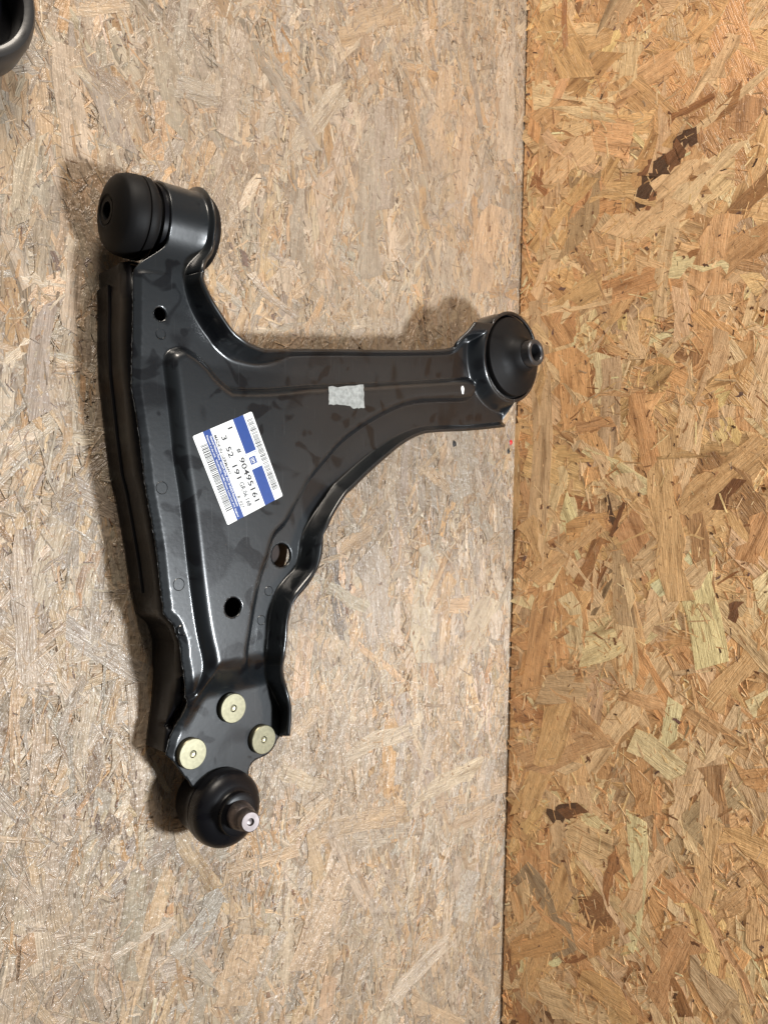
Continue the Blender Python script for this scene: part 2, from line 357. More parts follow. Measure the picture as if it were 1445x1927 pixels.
def paint(name, base, dust, dustmax, rough, coat, spec=.5):
    m, N, L, B = new_mat(name)
    tc = node(N, 'ShaderNodeTexCoord')
    n1 = node(N, 'ShaderNodeTexNoise'); n1.inputs['Scale'].default_value = 26; n1.inputs['Detail'].default_value = 2.5; n1.inputs['Distortion'].default_value = .4; L.new(tc.outputs['Object'], n1.inputs['Vector'])
    r1 = ramp(N, (.36, g(.2)), (.42, g(1))); L.new(n1.outputs['Fac'], r1.inputs[0])
    n2 = node(N, 'ShaderNodeTexNoise'); n2.inputs['Scale'].default_value = 420; n2.inputs['Detail'].default_value = 4; L.new(tc.outputs['Object'], n2.inputs['Vector'])
    n3 = node(N, 'ShaderNodeTexNoise'); n3.inputs['Scale'].default_value = 9; n3.inputs['Detail'].default_value = 4; L.new(tc.outputs['Object'], n3.inputs['Vector'])
    nb = node(N, 'ShaderNodeTexNoise'); nb.inputs['Scale'].default_value = 58; nb.inputs['Detail'].default_value = 1.5; nb.inputs['Distortion'].default_value = .8; L.new(tc.outputs['Object'], nb.inputs['Vector'])
    rb_ = ramp(N, (.36, g(.12)), (.40, g(1))); L.new(nb.outputs['Fac'], rb_.inputs[0])
    mr = node(N, 'ShaderNodeMapRange'); mr.inputs[1].default_value = .3; mr.inputs[2].default_value = .7; mr.inputs[3].default_value = .55; mr.inputs[4].default_value = 1; L.new(n3.outputs['Fac'], mr.inputs[0])
    m1 = node(N, 'ShaderNodeMath', operation='MULTIPLY'); L.new(r1.outputs[0], m1.inputs[0]); L.new(mr.outputs[0], m1.inputs[1])
    m1b = node(N, 'ShaderNodeMath', operation='MULTIPLY'); L.new(m1.outputs[0], m1b.inputs[0]); L.new(rb_.outputs[0], m1b.inputs[1]); m1 = m1b
    m2 = node(N, 'ShaderNodeMath', operation='MULTIPLY'); L.new(m1.outputs[0], m2.inputs[0]); m2.inputs[1].default_value = dustmax
    mx = node(N, 'ShaderNodeMix', data_type='RGBA'); mx.inputs[6].default_value = base; mx.inputs[7].default_value = dust; L.new(m2.outputs[0], mx.inputs[0])
    # pale grit
    r2 = ramp(N, (.77, g(0)), (.82, g(.5))); L.new(n2.outputs['Fac'], r2.inputs[0])
    mx2 = node(N, 'ShaderNodeMix', data_type='RGBA'); mx2.inputs[7].default_value = (.25, .25, .24, 1); L.new(r2.outputs[0], mx2.inputs[0]); L.new(mx.outputs[2], mx2.inputs[6])
    last = mx2.outputs[2]
    if dustmax >= 1:
        for rot, sc_, th in ((.5, (1500, 26, 26), .70), (2.2, (1700, 40, 40), .715)):
            mp = node(N, 'ShaderNodeMapping'); mp.inputs['Rotation'].default_value = (0, 0, rot); mp.inputs['Scale'].default_value = sc_; L.new(tc.outputs['Object'], mp.inputs['Vector'])
            ns = node(N, 'ShaderNodeTexNoise'); ns.inputs['Scale'].default_value = 1; ns.inputs['Detail'].default_value = 1; L.new(mp.outputs[0], ns.inputs['Vector'])
            rs = ramp(N, (th + .025, g(0)), (th + .06, g(.3))); L.new(ns.outputs['Fac'], rs.inputs[0])
            mxs = node(N, 'ShaderNodeMix', data_type='RGBA'); mxs.inputs[7].default_value = (.07, .072, .075, 1); L.new(rs.outputs[0], mxs.inputs[0]); L.new(last, mxs.inputs[6]); last = mxs.outputs[2]
    L.new(last, B.inputs['Base Color'])
    ro = node(N, 'ShaderNodeMath', operation='MULTIPLY_ADD'); L.new(m1.outputs[0], ro.inputs[0]); ro.inputs[1].default_value = .10 if dustmax > 0 else 0; ro.inputs[2].default_value = rough; L.new(ro.outputs[0], B.inputs['Roughness'])
    B.inputs['Specular IOR Level'].default_value = spec
    B.inputs['Coat Weight'].default_value = coat; B.inputs['Coat Roughness'].default_value = .14
    bu = node(N, 'ShaderNodeBump'); bu.inputs['Strength'].default_value = .12; bu.inputs['Distance'].default_value = .0003; L.new(n2.outputs['Fac'], bu.inputs['Height']); L.new(bu.outputs[0], B.inputs['Normal'])
    return m
M_PAINT = paint('black_steel_paint', (.0026, .003, .0044, 1), (.0092, .0116, .0138, 1), 1.0, .29, .5, .42)
M_DARK = paint('black_gloss_steel', (.0035, .0035, .005, 1), (.006, .006, .007, 1), .5, .28, .08, .2)
M_RUBBER = paint('black_rubber', (.0045, .0042, .0045, 1), (.0075, .0070, .0070, 1), .7, .5, 0, .16)
M_RING = paint('dark_worn_steel', (.010, .0095, .010, 1), (.028, .027, .027, 1), .8, .34, .2, .5)
M_SHINY = paint('black_boot_rubber', (.0032, .0032, .0046, 1), (.0055, .0055, .0065, 1), .5, .26, 0, .26)
def simple(name, c, rough=.5, metal=0, noise=0, scale=300):
    m, N, L, B = new_mat(name); B.inputs['Roughness'].default_value = rough; B.inputs['Metallic'].default_value = metal
    tc = node(N, 'ShaderNodeTexCoord'); n = node(N, 'ShaderNodeTexNoise'); n.inputs['Scale'].default_value = scale; n.inputs['Detail'].default_value = 5; L.new(tc.outputs['Object'], n.inputs['Vector'])
    r = ramp(N, (.3, tuple(x * (1 - noise) for x in c[:3]) + (1,)), (.7, tuple(min(1, x * (1 + noise)) for x in c[:3]) + (1,)))
    L.new(n.outputs['Fac'], r.inputs[0]); L.new(r.outputs[0], B.inputs['Base Color']); return m
M_RIVET = simple('yellow_zinc_plate', (.22, .205, .138, 1), .36, .85, .14, 500)
M_STUD = simple('brown_steel', (.12, .102, .10, 1), .42, .8, .25, 200)
M_SLEEVE = simple('grey_steel', (.10, .10, .105, 1), .38, .8, .25, 300)
M_EDGE = simple('bare_cut_edge', (.16, .16, .16, 1), .45, .6, .6, 700)
M_PAPER = simple('white_label_paper', (.80, .81, .80, 1), .5, 0, .03, 200)
M_BLUE = simple('blue_print', srgb(20, 58, 128), .45, 0, .06, 300)
M_INK = simple('black_print', (.015, .015, .018, 1), .6, 0, .2, 900)
M_GREYINK = simple('grey_print', (.035, .035, .04, 1), .6, 0, .2, 900)
M_RESID = simple('grey_adhesive', (.26, .27, .26, 1), .7, 0, .28, 420)
M_HOLE_SHADE = simple('hole_shade_brown', (.022, .011, .007, 1), .7, 0, .5, 160)  # for the added plate under the large hole, shade put into the colour
M_WHITE = simple('white_paint', (.75, .75, .73, 1), .5, 0, .05)
M_RED = simple('red_paint', srgb(200, 30, 35), .5, 0, .1)
M_BLACKBIT = simple('black_grit', (.02, .02, .02, 1), .6, 0, .2)
M_SCRATCH = simple('pale_scratch', (.74, .68, .58, 1), .7, 0, .2, 500)

# ------------------------------------------------------------------ strand board: bench top and wall
PAL = {'cream': (233, 203, 162), 'tan': (222, 184, 136), 'gold': (222, 184, 132), 'amber': (208, 162, 114), 'pale': (224, 196, 158), 'grey': (204, 176, 140), 'brown': (156, 108, 68),
       'dark': (116, 76, 48), 'knot': (70, 45, 30), 'bpale': (194, 176, 154), 'bgrey': (165, 153, 139), 'btan': (191, 162, 129), 'bdark': (140, 121, 102), 'bamber': (184, 144, 100), 'plum': (98, 74, 70)}
WALL_MIX = (['cream'] * 8 + ['tan'] * 6 + ['gold'] * 3 + ['amber'] * 6 + ['pale'] * 2 + ['grey'] * 1 + ['brown'] * 1)
BENCH_MIX = (['bpale'] * 6 + ['bgrey'] * 6 + ['btan'] * 6 + ['bamber'] * 2 + ['bdark'] * 2)
NS = 6    # stations along a strand
def strand_arrays(a, b, ang, L, W, h, colr, tilt=.006, thick=.0005, ragged=.12):
    """vectorised: N strands -> verts (N,2*NS*2,3), colours, grain coordinates"""
    n = len(a); t = np.linspace(-.5, .5, NS)[None, :] * np.ones((n, 1))
    t[:, 1:-1] += rng.normal(0, .03, (n, NS - 2))
    wprof = 1 + rng.normal(0, ragged, (n, NS)); wprof[:, 0] *= rng.uniform(.25, 1, n); wprof[:, -1] *= rng.uniform(.25, 1, n)
    bend = rng.normal(0, .05, (n, 1)) * W[:, None] * (t * 2) ** 2 * 2
    skew = rng.normal(0, .5, (n, 1)) * W[:, None]
    yl = bend + W[:, None] * .5 * wprof; yr = bend - W[:, None] * .5 * (2 - wprof)
    x = t * L[:, None]
    xl = x + skew * .5 + rng.normal(0, .1, (n, NS)) * W[:, None]; xr = x - skew * .5 + rng.normal(0, .1, (n, NS)) * W[:, None]
    X = np.concatenate([xl, xr], 1); Y = np.concatenate([yl, yr], 1)
    tx = rng.normal(0, tilt, (n, 1)); ty = rng.normal(0, tilt * 2.5, (n, 1))
    Z = h[:, None] + np.clip(tx * X + ty * Y, -.00013, .00013)
    ca, sa = np.cos(ang)[:, None], np.sin(ang)[:, None]
    top = np.stack([a[:, None] + X * ca - Y * sa, b[:, None] + X * sa + Y * ca, np.minimum(Z, -.00002)], 2)
    botm = top.copy(); botm[:, :, 2] = np.minimum(botm[:, :, 2] - thick, -.0011)
    V = np.concatenate([top, botm], 1)
    off = rng.uniform(0, 50, (n, 1, 2))
    G = np.concatenate([np.stack([X, Y], 2) + off] * 2, 1)
    G = np.concatenate([G, np.zeros_like(G[:, :, :1])], 2)
    lum = colr @ np.array((.3, .6, .1))
    Cc = np.concatenate([np.repeat(colr[:, None, :], 4 * NS, 1), np.repeat(np.where(lum < .13, .06, rng.uniform(.06, .34, n))[:, None, None], 4 * NS, 1)], 2)
    return V, Cc, G
_f = [(i, NS + i, NS + i + 1, i + 1) for i in range(NS - 1)]
_ring = list(range(NS)) + list(range(2 * NS - 1, NS - 1, -1))
for _k in range(2 * NS):
    p, q = _ring[_k], _ring[(_k + 1) % (2 * NS)]
    _f.append((p, q, q + 2 * NS, p + 2 * NS))
SF = np.array(_f)
def strand_mesh(name, V, Cc, G, mat):
    n = len(V); nv = V.shape[1]; me = bpy.data.meshes.new(name)
    me.vertices.add(n * nv); me.vertices.foreach_set('co', V.reshape(-1).astype(np.float32))
    idx = (SF[None] + (np.arange(n) * nv)[:, None, None]).reshape(-1)
    nf = len(idx) // 4
    me.loops.add(len(idx)); me.loops.foreach_set('vertex_index', idx.astype(np.int32))
    me.polygons.add(nf); me.polygons.foreach_set('loop_start', (np.arange(nf) * 4).astype(np.int32)); me.polygons.foreach_set('loop_total', np.full(nf, 4, np.int32))
    c = me.attributes.new('Col', 'FLOAT_COLOR', 'POINT'); c.data.foreach_set('color', Cc.reshape(-1).astype(np.float32))
    gA = me.attributes.new('grain', 'FLOAT_VECTOR', 'POINT'); gA.data.foreach_set('vector', G.reshape(-1).astype(np.float32))
    me.polygons.foreach_set('use_smooth', np.zeros(nf, bool)); me.update(calc_edges=True); me.materials.append(mat)
    return me
def colours(names, jit=.14):
    c = np.array([srgb(*PAL[k])[:3] for k in names]); n = len(c)
    c = c * (1 + rng.normal(0, jit, (n, 1))) * (1 + rng.normal(0, .02, (n, 3)))
    return np.clip(c, .01, .85)
def board(name, mat, fib, rag, worn, mix, region, view, explicit, nbig, nmid, nsliver, main_dir, spread, bigw, parent_matrix, sliver_cols):
    (x0, x1, y0, y1) = region
    root = slab(name, region, mat)
    root.matrix_world = parent_matrix
    tag(root, kind='structure')
    def rand(n, Lr, Wr, hr, reg=region, mixx=mix, tilt=.006, ragged=.12):
        a = rng.uniform(reg[0], reg[1], n); b = rng.uniform(reg[2], reg[3], n)
        ang = np.where(rng.random(n) < .72, rng.normal(main_dir, spread, n), rng.uniform(0, math.pi, n))
        L = np.exp(rng.uniform(math.log(Lr[0]), math.log(Lr[1]), n)); W = np.exp(rng.uniform(math.log(Wr[0]), math.log(Wr[1]), n)); W = np.minimum(W, L * .6)
        h = rng.uniform(hr[0], hr[1], n)
        cl = colours([mixx[i] for i in rng.integers(0, len(mixx), n)], .14 if worn else .19)
        # keep strands inside the sheet
        ex = np.abs(np.cos(ang)) * L / 2 + np.abs(np.sin(ang)) * W * .8; ey = np.abs(np.sin(ang)) * L / 2 + np.abs(np.cos(ang)) * W * .8
        a = np.clip(a, x0 + ex, x1 - ex); b = np.clip(b, y0 + ey, y1 - ey)
        return strand_arrays(a, b, ang, L, W, h, cl, tilt, ragged=ragged)
    # deep layers, joined
    parts = [rand(nbig, (.03, .11), bigw, (-.00060, -.00036), ragged=rag), rand(nmid, (.008, .040), (.0010, .0055), (-.00048, fib), ragged=rag)]
    V, Cc, G = [np.concatenate(z) for z in zip(*parts)]
    o = link('strand_layer', strand_mesh('strand_layer', V, Cc, G, mat), None, root); tag(o, kind='stuff')
    # the strands one can pick out: an object each
    nx = len(explicit); nr = 298 - nx
    V, Cc, G = rand(nr, (.035, .10), (bigw[0] * 1.1, bigw[1]), (-.00034, -.00018), reg=view, ragged=rag)
    if nx:
        E = np.array([e[:5] for e in explicit], float) / 1000
        d = E[:, 2:4] - E[:, 0:2]; L = np.hypot(d[:, 0], d[:, 1])
        e = strand_arrays((E[:, 0] + E[:, 2]) / 2, (E[:, 1] + E[:, 3]) / 2, np.arctan2(d[:, 1], d[:, 0]), L, E[:, 4], rng.uniform(-.00017, -.00012, nx), colours([q[5] for q in explicit], .05), .001, ragged=.3)
        V, Cc, G = [np.concatenate(z) for z in zip((V, Cc, G), e)]
    for i in range(len(V)):
        link('strand', strand_mesh('strand', V[i:i + 1], Cc[i:i + 1], G[i:i + 1], mat), None, root)
    # slivers and fibres on top, joined
    big = rand(nsliver, (.003, .018), (.0003, .0016), (-.00030, -.00004), mixx=sliver_cols, tilt=.02, ragged=.2)
    o = link('fibre_slivers', strand_mesh('fibre_slivers', *big, mat), None, root); tag(o, kind='stuff')
    nsl = nsliver // (3 if worn else 8)
    sl = rand(nsl, (.0015, .0055), (.00022, .0007), (-.00012, -.00002), mixx=['knot', 'dark', 'brown', 'plum'], tilt=.01, ragged=.3)
    pt = rand(420, (.0016, .0060), (.0008, .0024), (-.00010, -.00002), mixx=['knot', 'dark', 'plum', 'dark'], tilt=.004, ragged=.35)
    sl = [np.concatenate(z) for z in zip(sl, pt)]
    o = link('cracks', strand_mesh('cracks', *sl, mat), None, root); tag(o, kind='stuff')
    return root
def slab(name, region, mat):
    x0, x1, y0, y1 = region; t = .018; zt = -.0010
    v = [(x0, y0, zt - t), (x1, y0, zt - t), (x1, y1, zt - t), (x0, y1, zt - t), (x0, y0, zt), (x1, y0, zt), (x1, y1, zt), (x0, y1, zt)]
    f = [(3, 2, 1, 0), (4, 5, 6, 7), (0, 1, 5, 4), (1, 2, 6, 5), (2, 3, 7, 6), (3, 0, 4, 7)]
    o = build(name, v, f, mat); me = o.data
    c = me.attributes.new('Col', 'FLOAT_COLOR', 'POINT'); c.data.foreach_set('color', np.tile(np.array(srgb(120, 84, 54)), 8).astype(np.float32))
    gA = me.attributes.new('grain', 'FLOAT_VECTOR', 'POINT'); gA.data.foreach_set('vector', np.array(v).reshape(-1).astype(np.float32))
    return o
# frame of the wall: local x runs along the wall, local y is up, local z faces the bench
wo = Vector(WALL_O) / 1000; wx = Vector(WALL_X); wn = Vector(WALL_N)
WALL_M = Matrix(((wx.x, 0, wn.x, wo.x), (wx.y, 0, wn.y, wo.y), (.0016, 1, wn.z, .0016), (0, 0, 0, 1)))
# the bench shares the wall's direction: local y along the wall, local x towards it, edge 1.2 mm short of the wall face
by = -wx; bx = Vector((by.y, -by.x, 0))
BENCH_M = Matrix(((bx.x, by.x, 0, wo.x), (bx.y, by.y, 0, wo.y), (0, 0, 1, 0), (0, 0, 0, 1)))
BI = BENCH_M.inverted()
def to_bench(x, y):
    p = BI @ Vector((x / 1000, y / 1000, 0)); return p.x * 1000, p.y * 1000
bexp = []
for e in BENCH_STRANDS:
    q = to_bench(e[0], e[1]) + to_bench(e[2], e[3])
    if max(q[0], q[2]) < -8: bexp.append(q + tuple(e[4:]))
board('bench_top', M_BENCH, -.00018, .28, True, BENCH_MIX, (-.62, .022, -.62, .62), (-.45, -.012, -.44, .44), bexp, 3600, 11000, 25000, math.pi / 2, .38, (.0045, .015), BENCH_M, ['bpale'] * 5 + ['btan'] * 4 + ['bgrey'] * 4 + ['bdark'] * 2 + ['bamber'] * 2)
wexp = [e for e in WALL_STRANDS]
board('back_wall', M_WALL, -.00026, .18, False, WALL_MIX, (-.62, .62, .0, .42), (-.45, .43, .0, .23), wexp, 2300, 3800, 9500, 0.1, .75, (.009, .030), WALL_M, ['cream'] * 4 + ['tan'] * 4 + ['gold'] * 3 + ['amber'] * 4 + ['brown'] * 1 + ['pale'] * 2)
BENCH = bpy.data.objects['bench_top']
def bench_part(o):
    o.parent = BENCH; o.matrix_parent_inverse = BENCH.matrix_world.inverted(); return o
for (x0, y0, x1, y1) in SCRATCHES:
    a, b = np.array((x0, y0)) / 1000, np.array((x1, y1)) / 1000
    d = (b - a) / np.linalg.norm(b - a); nn = np.array((-d[1], d[0])); V, Fc = [], []; m = 24
    mid = rng.normal(0, .0006, m + 1).cumsum() * .6 + rng.normal(0, .0003, m + 1)
    for i in range(m + 1):
        p = a + (b - a) * i / m + nn * mid[i]; hw = rng.uniform(.00005, .00022)
        V += [(*(p + nn * hw), .00006), (*(p - nn * hw), .00006)]
    Fc = [(2 * i, 2 * i + 1, 2 * i + 3, 2 * i + 2) for i in range(m) if rng.random() < .6]
    bench_part(build('scratch', V, Fc, M_SCRATCH))
for x, y, c in SPECKS:
    V = [(x / 1000, y / 1000, .0009)]; k = 9
    for i in range(k):
        a = 2 * math.pi * i / k; q = rng.uniform(.0014, .0026)
        V.append((x / 1000 + q * math.cos(a), y / 1000 + q * 1.3 * math.sin(a), .0001))
    bench_part(build('paint_speck', V, [(0, 1 + i, 1 + (i + 1) % k) for i in range(k)], M_RED if c == 'red' else M_BLACKBIT))

# ------------------------------------------------------------------ the control arm
arm = bpy.data.objects.new('control_arm', None); col.objects.link(arm); arm.location = (.26, 0, 0); arm.empty_display_size = .05
tag(arm, 'black pressed steel car suspension control arm with white and blue parts label', 'control arm')
bpy.context.view_layer.update()
def own(o):
    o.parent = arm; o.matrix_parent_inverse = arm.matrix_world.inverted(); return o
REAR = np.array((.4735, .1140))
def hbase(y, x, top=.040):
    k = 1 - ss(.204, .222, x); a, b = -.076 - .008 * k, -.100 - .016 * k
    t = np.clip((y - a) / (b - a), 0, 1)
    return top + (.027 - top) * t * t * (3 - 2 * t) + .003 * np.clip((y - .081) / .043, 0, 1.3)
left = spline(np.array(LEFT_EDGE) / 1000, .0016)
# a slightly burred shear line
left[2:-2] += rng.normal(0, .00012, left[2:-2].shape)
pad = spline(np.array(PAD_EDGE) / 1000, .0016)
scale = np.array((1, 1, 1, 1, 1, 1, 1000.)) / 1000
low = spline(np.array(LOWER_FLANGE) * scale, 6); upf = spline(np.array(UPPER_FLANGE) * scale, 6)
a0 = math.atan2(low[-1][1] - REAR[1], low[-1][0] - REAR[0]); a1 = math.atan2(upf[-1][1] - REAR[1], upf[-1][0] - REAR[0])
if a1 < a0: a1 += 2 * math.pi
RA = .0338
arc = np.array([REAR + RA * np.array((math.cos(t), math.sin(t))) for t in np.linspace(max(a0 + .08, -1.7), min(a1, 2.35), 60)])
outline = np.concatenate([left, pad, low[:, :2], arc, upf[::-1, :2]])
web = np.concatenate([np.array(WEB_RIGHT), np.array(WEB_LEFT)]) / 1000
web = spline(np.concatenate([web, web[:1]]), .002)[:-1]
def height(P):
    P = np.asarray(P, float); y = P[:, 1]
    base = hbase(y, P[:, 0])
    d = seg_dist(P, web); d = np.where(inside(P, web), d, 0)
    z = base + (hbase(y, P[:, 0], .046) - base) * ((1 - (1 - np.clip(d / .0074, 0, 1)) ** 2.6) * ss(-.0004, .0011, d))
    dl = seg_dist(P, left, False)
    z -= .0017 * np.clip(1 - dl / .0042, 0, 1)
    r = np.hypot(P[:, 0] - REAR[0], P[:, 1] - REAR[1])
    z += .0105 * (1 - ss(.0330, .0410, r))
    return z
circ = lambda c, r, n=40: np.array([(c[0] + r * math.cos(2 * math.pi * i / n), c[1] + r * math.sin(2 * math.pi * i / n)) for i in range(n)])
holes = [circ((x / 1000, y / 1000), r / 1000) for x, y, r in HOLES] + [circ(REAR, .0314, 72)]
def dedupe(p, eps=.00025):
    o = [p[0]]
    for q in p[1:]:
        if np.hypot(*(q - o[-1])) > eps: o.append(q)
    if np.hypot(*(o[0] - o[-1])) < eps: o.pop()
    return np.array(o)
FR = (0, .03, .1, .25, .5, .75, 1)
neck = np.array([left[0] + (upf[0][:2] - left[0]) * f for f in FR])
outline = dedupe(np.concatenate([outline, neck[5:0:-1]]), .0002)
lo, hi = outline.min(0), outline.max(0)
def grid(step):
    X, Y = np.meshgrid(np.arange(lo[0], hi[0], step), np.arange(lo[1], hi[1], step * .866)); X = X + (np.arange(X.shape[0]) % 2)[:, None] * step * .5
    return np.stack([X.ravel(), Y.ravel()], 1)
gf = grid(.00085); gf = gf[inside(gf, outline)]
din = seg_dist(gf, web) * np.where(inside(gf, web), 1, -1); rr = np.hypot(*(gf - REAR).T)
nearh = lambda q, k: np.any([np.hypot(q[:, 0] - x / 1000, q[:, 1] - y / 1000) < r / 1000 + k for x, y, r in HOLES], axis=0)
gf = gf[((din > -.0012) & (din < .0082)) | (rr < .0450) | (seg_dist(gf, left, False) < .0052) | (seg_dist(gf, outline) < .003) | nearh(gf, .003)]
gc = grid(.0020); gc = gc[inside(gc, outline)]
din = seg_dist(gc, web) * np.where(inside(gc, web), 1, -1); rr = np.hypot(*(gc - REAR).T)
gc = gc[~(((din > -.0018) & (din < .0088)) | (rr < .0456) | (seg_dist(gc, left, False) < .0058) | (seg_dist(gc, outline) < .0036) | nearh(gc, .0036))]
pts = np.concatenate([gf, gc])
keep = seg_dist(pts, outline) > .0005
for h in holes: keep &= (seg_dist(pts, h) > .0005) & ~inside(pts, h)
pts = pts[keep]
allp = [outline] + holes; edges = []; k = 0
for p in allp:
    edges += [(k + i, k + (i + 1) % len(p)) for i in range(len(p))]; k += len(p)
cp = np.concatenate(allp + [pts])
res = delaunay_2d_cdt([Vector(p) for p in cp], edges, [], 0, 1e-7)
vv = np.array([tuple(v) for v in res[0]]); tri = np.array([t for t in res[2] if len(t) == 3])
cen = vv[tri].mean(1); ok = inside(cen, outline)
for h in holes: ok &= ~inside(cen, h)
tri = tri[ok]
A, Bq, Cq = vv[tri[:, 0]], vv[tri[:, 1]], vv[tri[:, 2]]
fl = ((Bq - A)[:, 0] * (Cq - A)[:, 1] - (Bq - A)[:, 1] * (Cq - A)[:, 0]) < 0
tri[fl] = tri[fl][:, ::-1]
zz = height(vv)
bm = bmesh.new()
bv = [bm.verts.new((vv[i, 0], vv[i, 1], zz[i])) for i in range(len(vv))]
for t in tri:
    try: bm.faces.new((bv[t[0]], bv[t[1]], bv[t[2]]))
    except ValueError: pass
bmesh.ops.delete(bm, geom=[v for v in bm.verts if not v.link_faces], context='VERTS')
# upturned flanges
WALLP = [(0, 0), (.16, .02), (.32, .10), (.46, .24), (.60, .44), (.74, .66), (.88, .87), (1, 1)]
LIPP = [(0, 0), (.10, .05), (.20, .2), (.30, .45), (.40, .72), (.52, .91), (.72, .99), (1, 1)]
def strip(rows, flip=False):
    m = len(rows[0])
    for i in range(len(rows) - 1):
        for j in range(m - 1):
            q = [rows[i][j], rows[i][j + 1], rows[i + 1][j + 1], rows[i + 1][j]]
            if flip: q = q[::-1]
            try: bm.faces.new(q)
            except ValueError: pass
def flange(S, flip):
    cz = height(S[:, :2]); rows = []
    for i, q in enumerate(S):
        row = []; lp = min(max(q[6], 0), 1)
        for (ta, tb), (la, lb) in zip(WALLP, LIPP):
            a, b = ta + (la - ta) * lp, tb + (lb - tb) * lp
            row.append(bm.verts.new((q[0] + (q[2] - q[0]) * a, q[1] + (q[3] - q[1]) * a, cz[i] + (q[4] - cz[i]) * b)))
        rows.append(row)
    strip(rows, flip)
flange(low, True); flange(upf, False)
# strap that wraps the front bush
AX = np.array((.1555, .027)); RS = .0211
n0, n1 = left[0], upf[0][:2]
prof = []
y0, z0 = (n0[1] + n1[1]) / 2, .0430
ph = math.radians(-27); e1 = (AX[0] + RS * math.sin(ph), AX[1] + RS * math.cos(ph))
for t in np.linspace(0, 1, 12):
    h00, h10, h01, h11 = 2 * t**3 - 3 * t**2 + 1, t**3 - 2 * t**2 + t, -2 * t**3 + 3 * t**2, t**3 - t**2
    L0 = e1[0] - y0
    prof.append((y0 + L0 * t, h00 * z0 + h10 * L0 * .07 + h01 * e1[1] + h11 * L0 * math.tan(-ph)))
for t in np.linspace(ph, math.radians(215), 46)[1:]: prof.append((AX[0] + RS * math.sin(t), AX[1] + RS * math.cos(t)))
prof = np.array(prof); tang = np.gradient(prof, axis=0); nrm = np.stack([-tang[:, 1], tang[:, 0]], 1); nrm /= np.linalg.norm(nrm, axis=1)[:, None]
sl = np.r_[0, np.cumsum(np.hypot(*np.diff(prof, axis=0).T))]
neckz = height(neck)
rows = []; rim = []
for k, (y, z) in enumerate(prof):
    u = ss(0, .018, sl[k]); ur = ss(0, .022, sl[k])
    xl = n0[0] + (.1962 - n0[0]) * u; xr = n1[0] + (.2168 - n1[0]) * ur
    dy0, dy1 = (n0[1] - y0) * (1 - u), (n1[1] - y0) * (1 - ur)
    row = []
    for j, f in enumerate(FR):
        row.append(bm.verts.new((xl + (xr - xl) * f, y + dy0 + (dy1 - dy0) * f, z + (neckz[j] - z0) * (1 - ss(0, .008, sl[k])))))
    rows.append(row)
    hh = .012 + (.0030 - .012) * ss(0, .026, sl[k]); dx = (upf[0][2] - n1[0]) + (.0026 - (upf[0][2] - n1[0])) * ss(0, .02, sl[k]); dyy = (upf[0][3] - n1[1]) * (1 - ss(0, .015, sl[k]))
    rrw = [row[-1]]
    for (a, b) in WALLP[1:]:
        rrw.append(bm.verts.new((xr + dx * a, y + dy1 + nrm[k][0] * hh * b + dyy * a, z + nrm[k][1] * hh * b)))
    rim.append(rrw)
strip(rows, True); strip(rim, True)
bmesh.ops.remove_doubles(bm, verts=bm.verts[:], dist=.00012)
bmesh.ops.recalc_face_normals(bm, faces=bm.faces[:])
up = sum(f.normal.z * f.calc_area() for f in bm.faces)
if up < 0: bmesh.ops.reverse_faces(bm, faces=bm.faces[:])
me = bpy.data.meshes.new('upper_shell'); bm.to_mesh(me); bm.free()
shell = own(link('upper_shell', me, M_PAINT, None, True))
me.materials.append(M_EDGE)
so = shell.modifiers.new('thickness', 'SOLIDIFY'); so.thickness = .0020; so.offset = -1; so.material_offset_rim = 0
# bright sheared edge along the left
def tube(name, path, r, mat, k=5, skip=0):
    V, Fc = [], []; path = np.asarray(path); n = len(path); tg = np.gradient(path, axis=0)
    for i in range(n):
        t = Vector(tg[i]).normalized(); s = t.cross(Vector((0, 0, 1))).normalized(); uu = s.cross(t)
        q = r * rng.uniform(.35, 1.2)
        for j in range(k):
            a = 2 * math.pi * j / k; V.append(Vector(path[i]) + s * q * math.cos(a) + uu * q * math.sin(a))
    for i in range(n - 1):
        if skip and rng.random() < skip: continue
        for j in range(k): Fc.append((i * k + j, i * k + (j + 1) % k, (i + 1) * k + (j + 1) % k, (i + 1) * k + j))
    return own(build(name, V, Fc, mat, None, True))
tube('cut_edge', np.c_[left, height(left) - .0002], .00016, M_EDGE, skip=.35)

# lower shell: side walls down to the bench
def offset_in(poly, d):
    p = np.asarray(poly); a = p - np.roll(p, 1, 0); b = np.roll(p, -1, 0) - p
    t = a / np.maximum(np.linalg.norm(a, axis=1), 1e-9)[:, None] + b / np.maximum(np.linalg.norm(b, axis=1), 1e-9)[:, None]
    t /= np.maximum(np.linalg.norm(t, axis=1), 1e-9)[:, None]
    return p + np.stack([-t[:, 1], t[:, 0]], 1) * d
inner = spline(np.array([(.2335, -.1345), (.258, -.118), (.249, -.075), (.2488, -.02), (.262, .02), (.30, .062), (.36, .085), (.43, .098)]), .004)
foot = np.array(LEFT_FOOT) / 1000
foot = foot[np.argsort(foot[:, 1])]
def foot_x(y): return np.interp(y, foot[:, 1], foot[:, 0])
lowp = dedupe(np.concatenate([left[6:], inner, upf[:-22][::-1, :2], np.array([(.212, .1315), (.196, .1325), (.1800, .1318)])]), .0008)
ring0 = offset_in(lowp, .0012)
